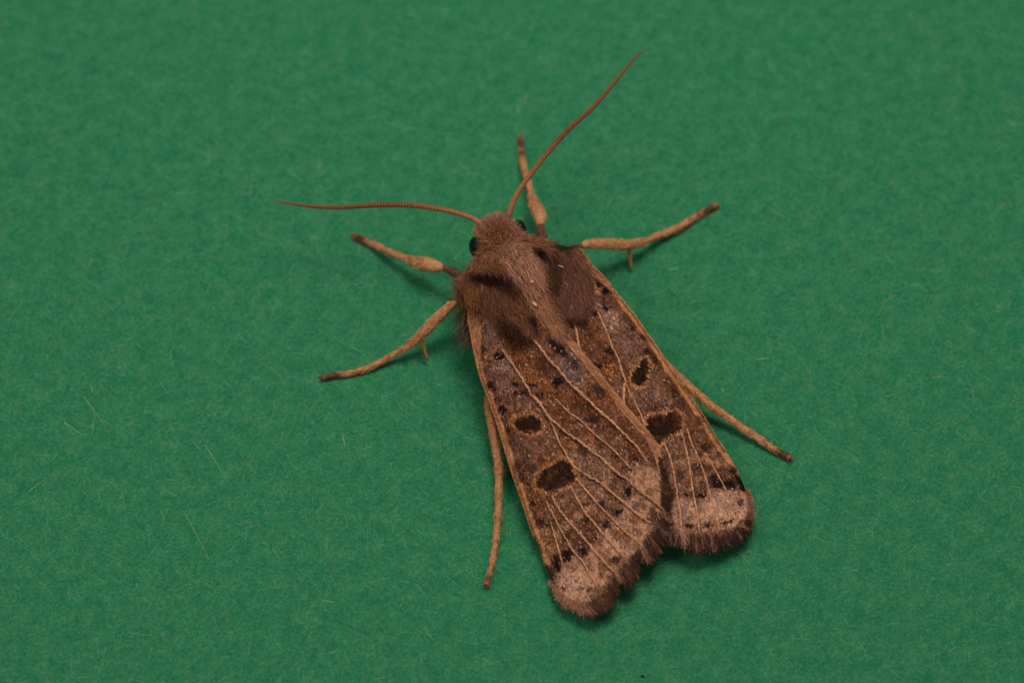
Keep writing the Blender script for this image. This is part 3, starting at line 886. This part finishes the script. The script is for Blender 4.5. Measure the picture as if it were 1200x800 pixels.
def build_wing(key, label):
    W = WING[key]
    q = coons(W)
    u = np.linspace(0, 1, NU)[:, None]; v = np.linspace(0, 1, NV)[None, :]
    hC = heights(W['hC'], NU)[:, None]
    if W['hD'] is not None:
        hD = heights(W['hD'], NU)[:, None]
    else:                           # slides in beneath the other wing
        o = WING['over']
        oq = o['grid_q'].reshape(-1, 2); oh = o['grid_h'].reshape(-1)
        Dq = spline(W['D'], NU)
        near = [((oq - d) ** 2).sum(1).argmin() for d in Dq]
        hD = oh[near] - 0.22
        hD = np.convolve(np.pad(hD, 12, mode='edge'), np.ones(25) / 25, 'valid')[:, None]
    h = hC * (1 - v) + hD * v
    h = h + 0.42 * np.sin(math.pi * v) ** 0.8 * (0.9 - 0.6 * u) + 0.10 * (fbm(q[..., 0] / 28, q[..., 1] / 28, 51 + len(key)) - 0.5)
    W['grid_q'], W['grid_h'] = q, h
    vl = [spline(a, 60) for a in W['veins']]
    X, Y = q[..., 0], q[..., 1]
    for line, w in zip(vl, W['vw']):
        h = h + 0.05 * w * np.exp(-(seg_dist(X, Y, line[::3]) / (w * 1.6)) ** 2)
    p3 = P(X, Y, h)
    du = np.gradient(p3, axis=0); dv = np.gradient(p3, axis=1)
    nr = norm(np.cross(du, dv)); nr = nr * np.sign(nr[..., 2:3])
    cl, dl = spline(W['C'], 40), spline(W['D'], 40)
    col = wing_colour(W, X, Y, seg_dist(X, Y, cl), seg_dist(X, Y, dl)) * 0.9
    # membrane: upper and lower skin and a rim
    n = NU * NV
    topv = p3.reshape(-1, 3); botv = (p3 - nr * 0.03).reshape(-1, 3)
    I = np.arange(n).reshape(NU, NV)
    f = np.stack([I[:-1, :-1], I[1:, :-1], I[1:, 1:], I[:-1, 1:]], -1).reshape(-1, 4)
    rim = np.concatenate([I[0, :], I[1:, -1], I[-1, -2::-1], I[-2:0:-1, 0]])
    r2 = np.roll(rim, -1)
    fr = np.stack([rim, r2, r2 + n, rim + n], -1)
    mem = (np.vstack([topv, botv]), np.vstack([f, f[:, ::-1] + n, fr]), np.vstack([col.reshape(-1, 3), np.tile(srgb(120, 90, 66), (n, 1))]))

    def at_uv(a, b, arr):
        x = a * (NU - 1); y = b * (NV - 1)
        i = np.minimum(x.astype(int), NU - 2); j = np.minimum(y.astype(int), NV - 2)
        fx = (x - i)[:, None]; fy = (y - j)[:, None]
        arr = arr.reshape(NU, NV, -1)
        return (arr[i, j] * (1 - fx) + arr[i + 1, j] * fx) * (1 - fy) + (arr[i, j + 1] * (1 - fx) + arr[i + 1, j + 1] * fx) * fy
    # scales, spread evenly over the wing
    cell = np.linalg.norm(np.cross(du[:-1, :-1], dv[:-1, :-1]), axis=-1).ravel()
    ns = 30000
    cum = np.cumsum(cell); cum /= cum[-1]
    pick = np.searchsorted(cum, (np.arange(ns) + rng.random(ns)) / ns)
    pick = np.minimum(pick, len(cell) - 1)
    a = (pick // (NV - 1) + rng.random(ns)) / (NU - 1); b = (pick % (NV - 1) + rng.random(ns)) / (NV - 1)
    a = np.clip(a, 0, 1); b = np.clip(b, 0, 1)
    pos = at_uv(a, b, p3); nn = at_uv(a, b, nr); dr = at_uv(a, b, du)
    qq = at_uv(a, b, q); x, y = qq[:, 0], qq[:, 1]
    cd, dd = seg_dist(x, y, cl), seg_dist(x, y, dl)
    c = wing_colour(W, x, y, cd, dd)
    edge = smooth(3, 9, cd)
    palez = smooth(2, -3, poly_sdf(x, y, W['pale']))
    c = c * np.exp(rng.normal(0, 1, (ns, 1)) * (0.11 + 0.21 * edge * (1 - 0.5 * palez))[:, None])
    k = rng.random(ns)
    lightf = (0.02 + 0.05 * smooth(0.45, 0.7, fbm(x / 14, y / 14, 61))) * edge
    spotd = np.min([poly_sdf(x, y, s[1]) for s in W['spots']], axis=0)
    lightf = lightf * (1 - 0.7 * palez)
    lightf = np.where(spotd < 1, 0.0, lightf)
    c = np.where((k < lightf)[:, None], mixc(c, srgb(186, 148, 124), 0.5), c)
    dk = (0.12 * smooth(0.4, 0.65, fbm(x / 10, y / 10, 71)) + 0.07) * edge * (1 - 0.3 * palez)
    c = np.where((k > 1 - dk)[:, None], mixc(c, srgb(44, 27, 20), 0.75), c)
    Ls = rng.uniform(0.11, 0.18, ns); Ws = rng.uniform(0.055, 0.095, ns); tl = np.abs(rng.normal(0.10, 0.08, ns)) * (1 - 0.5 * palez)
    fl = lambda m: flakes(pos[m], dr[m] + rng.normal(0, 0.16, (m.sum(), 3)) * np.linalg.norm(dr[m], axis=1, keepdims=True), nn[m], Ls[m], Ws[m], tl[m], c[m])
    done = np.zeros(ns, bool)
    masks = []
    for nm, poly, rw in W['spots']:
        m = poly_sdf(x, y, poly) < 0.6
        masks.append((nm, m)); done |= m
    wing = part('forewing', join(mem, fl(~done)), M_SCALE, label=label)
    for nm, m in masks:
        part(nm, fl(m), M_SCALE, wing, label='dark oval spot with a tan ring' if nm == 'oval_spot' else 'large dark kidney-shaped spot with an orange-tan rim')
    # veins: raised cords of narrow pale scales
    gq = q.reshape(-1, 2); g3 = p3.reshape(-1, 3); gn = nr.reshape(-1, 3)
    edge_line = q[: int(NU * 0.86) : 6, 2]
    for w, raw, nm_ in [(a_, b_, 'vein') for a_, b_ in zip(W['vw'], W['veins'])] + [(2.6, edge_line, 'front_edge')]:
        ln = spline(raw, 90)
        near = np.array([((gq - d) ** 2).sum(1).argmin() for d in ln])
        hz = g3[near, 2]
        hz = np.convolve(np.pad(hz, 3, mode='edge'), np.ones(7) / 7, 'valid')
        p = P(ln[:, 0], ln[:, 1], hz + 0.01); nv_ = gn[near]
        t = norm(np.gradient(p, axis=0))
        length = np.linalg.norm(np.diff(p, axis=0), axis=1).sum()
        nf = int(length / 0.017 * (0.8 + 0.5 * w))
        f_ = rng.random(nf); i = np.minimum((f_ * 89).astype(int), 88); fr_ = (f_ * 89 - i)[:, None]
        pp_ = p[i] * (1 - fr_) + p[i + 1] * fr_
        s_ = np.cross(nv_[i], t[i])
        off = rng.normal(0, 0.30, nf) * w / PXMM
        pp_ = pp_ + s_ * off[:, None] + nv_[i] * (0.045 * w * np.exp(-(off * PXMM / w) ** 2))[:, None]
        patch = vnoise(f_ * 14, f_ * 0 + w * 7, 5)
        cc = np.tile(srgb(190, 128, 84) if nm_ == 'front_edge' else tanv, (nf, 1)) * np.exp(rng.normal(-0.05, 0.2, (nf, 1)))
        cc = mixc(cc, brown, (0.0 if nm_ == 'front_edge' else 0.25) * smooth(0.45, 0.85, patch))
        part(nm_, flakes(pp_, t[i] + rng.normal(0, 0.1, (nf, 3)), nv_[i], rng.uniform(0.08, 0.14, nf), rng.uniform(0.026, 0.043, nf), np.abs(rng.normal(0.06, 0.05, nf)), cc), M_SCALE, wing)
    # fringe of long scales round the outer edge
    O = list(spline(W['O'], 120))
    hO = list(h[-1, :])
    Dq = spline(W['D'], NU)
    Oq = spline(W['O'], NV); root = [(*a_, b_) for a_, b_ in zip(Oq, hO)]
    if key == 'over':
        root += [(*Dq[i], h[i, -1]) for i in range(NU - 2, int(NU * 0.80), -1)]
    root = spline(root[::3], 400)
    tip = spline(W['tips'], 400)
    nf = 15000
    f_ = rng.random(nf); i = np.minimum((f_ * 399).astype(int), 398)
    rp, tp = root[i], tip[i]
    clump = np.floor(f_ * 62 + 0.5 * vnoise(f_ * 31, f_ * 0 + 2.2, 3)).astype(int)
    ck = np.random.default_rng(5).random((90, 4))[clump]
    lay3 = rng.random(nf)
    back = np.where(lay3 < 0.14, rng.uniform(-0.3, -0.05, nf), rng.uniform(-0.08, 0.45, nf))
    frac = np.where(lay3 < 0.14, back + rng.uniform(0.25, 0.45, nf), np.where(lay3 < 0.65, rng.uniform(0.55, 0.85, nf), rng.uniform(0.74, 0.96, nf) * (0.78 + 0.32 * ck[:, 0])))
    jit = rng.normal(0, 1.6, (nf, 2)) + (ck[:, 1:3] - 0.5) * 4.0
    r2_ = rp[:, :2] + (tp - rp[:, :2]) * back[:, None] + rng.normal(0, 1.0, (nf, 2))
    e2 = rp[:, :2] + (tp - rp[:, :2]) * frac[:, None] + jit
    lay = rng.uniform(-0.05, 0.12, nf)
    rr = P(r2_[:, 0], r2_[:, 1], rp[:, 2] + lay * 0.6 + 0.03)
    ee = P(e2[:, 0], e2[:, 1], np.maximum(rp[:, 2] + lay - 0.06 * frac + rng.normal(0, 0.07, nf), 0.06))
    ends = np.array([v_[-1] for v_ in W['veins']])
    dv_ = np.min(np.linalg.norm(rp[:, None, :2] - ends[None], axis=-1), axis=1)
    mid = (r2_ + e2) / 2
    cc = np.tile(srgb(116, 81, 61), (nf, 1))
    cc = mixc(cc, srgb(160, 116, 90), 0.85 * smooth(5.5, 2, dv_))
    dpat = smooth(3.0, 6.5, dv_ + 5 * (fbm(mid[:, 0] / 5, mid[:, 1] / 5, 8) - 0.5)) * smooth(0.05, 0.25, frac)
    cc = mixc(cc, srgb(44, 28, 22), 0.9 * dpat)
    cc = mixc(cc, srgb(152, 110, 86), 0.4 * (ck[:, 3] > 0.75) * smooth(0.5, 0.8, frac))
    if key == 'over':
        cc = mixc(cc, srgb(62, 40, 31), 0.35 * smooth(0.70, 0.78, f_))
        cc = mixc(cc, srgb(142, 100, 76), 0.8 * smooth(0.26, 0.16, f_))
        cc = mixc(cc, srgb(80, 52, 40), 0.6 * blob(mid[:, 0], mid[:, 1], 706, 704, 14, 9, -40, 0.4))
    else:
        cc = mixc(cc, srgb(138, 98, 76), 0.75 * smooth(0.24, 0.14, f_))
    cc = mixc(cc, pale, 0.5 * smooth(0.05, -0.2, (back + frac) / 2))
    cc = cc * np.exp(rng.normal(0, 0.28, (nf, 1)))
    side = norm(np.cross(ee - rr, np.array([0, 0, 1.0]) + rng.normal(0, 0.35, (nf, 3))))
    fm = strands(rr, ee - rr, np.linalg.norm(ee - rr, axis=1), rng.uniform(0.018, 0.04, nf), cc * 0.95, rng.normal(0, 0.12, (nf, 3)), 3, 0.5, cc * 1.15, side=side)
    fo = part('fringe', fm, M_SCALE, wing)
    fo['kind'] = 'stuff'
    # hair along the hind edge that lies on top
    if key == 'over':
        i0, i1 = int(NU * 0.09), int(NU * 0.84)
        n_ = 3600
        i = rng.integers(i0, i1, n_)
        t3 = norm(p3[np.minimum(i + 3, NU - 1), -1] - p3[i, -1])
        nv_ = nr[i, -1]; s_ = np.cross(nv_, t3)
        off = np.clip(rng.normal(0.05, 0.075, n_), -0.08, 0.24)
        sgn = np.sign((s_ * (p3[i, -8] - p3[i, -1])).sum(-1))[:, None]
        rt = p3[i, -1] + s_ * sgn * off[:, None] + nv_ * (0.03 + 0.07 * np.exp(-(off / 0.08) ** 2))[:, None]
        cc = np.tile(srgb(190, 136, 98), (n_, 1)) * np.exp(rng.normal(-0.06, 0.2, (n_, 1)))
        hm = strands(rt, t3 + rng.normal(0, 0.07, (n_, 3)), rng.uniform(0.25, 0.6, n_), rng.uniform(0.022, 0.04, n_), cc * 0.9, None, 3, 0.3, cc)
        part('hind_edge_hair', hm, M_FUR, wing)['kind'] = 'stuff'
    # tuft-like scales at the root of the front edge
    n_ = 1000
    a = rng.uniform(0.0, 0.18, n_); b = rng.uniform(0, 0.2, n_) * (1 - a * 4.5)
    rt = at_uv(a, b, p3); t3 = norm(at_uv(a, b, du)); nv_ = at_uv(a, b, nr)
    cc = np.tile(srgb(172, 120, 84), (n_, 1)) * np.exp(rng.normal(-0.05, 0.2, (n_, 1)))
    hm = strands(rt + nv_ * 0.03, t3 + nv_ * 0.08 + rng.normal(0, 0.06, (n_, 3)), rng.uniform(0.3, 0.6, n_), rng.uniform(0.04, 0.07, n_), cc, None, 3, 0.3)
    part('root_hair', hm, M_FUR, wing)['kind'] = 'stuff'
    return wing


build_wing('over', 'brown forewing lying on top of the other, with a tan hind edge')
build_wing('under', 'brown forewing partly covered by the other wing')


# ------------------------------------------------------------------ dust
def grain(name, px, py, h, rx, ry, rz, ang, mat, label):
    c = P(px, py, h)
    V, F = [], []
    nu, nv = 6, 9
    for i in range(nu + 1):
        for j in range(nv):
            a, b = math.pi * i / nu, 2 * math.pi * j / nv
            k = 1 + rng.normal(0, 0.12)
            x, y = rx * k * math.sin(a) * math.cos(b), ry * k * math.sin(a) * math.sin(b)
            ca, sa = math.cos(math.radians(ang)), math.sin(math.radians(ang))
            V.append(c + np.array([x * ca - y * sa, x * sa + y * ca, rz * k * math.cos(a)]))
    for i in range(nu):
        for j in range(nv):
            F.append([i * nv + j, (i + 1) * nv + j, (i + 1) * nv + (j + 1) % nv, i * nv + (j + 1) % nv])
    o = make_obj(name, np.array(V), np.array(F), None, mat, origin=c)
    o.location = c * MM
    tag(o, label, 'dust')
    return o


M_DUST = plain_mat('dust', srgb(178, 152, 136))
M_SOOT = plain_mat('soot', (0.01, 0.01, 0.01))
grain('dust_grain', 623.5, 330, 4.95, 0.085, 0.075, 0.07, 0, M_DUST, 'round white dust grain on the pinkish fur of the moth back')
grain('dust_flake', 626.5, 356, 4.75, 0.16, 0.065, 0.04, -50, M_DUST, 'pale dust flake on the moth back, behind the round grain')
grain('dust_fibre', 657.5, 312, 4.62, 0.14, 0.03, 0.03, -25, M_DUST, 'tiny white dust fibre on the dark shoulder tuft')
grain('soot_speck', 753, 791.5, 0.05, 0.07, 0.065, 0.05, 0, M_SOOT, 'tiny black speck lying alone on the green card')
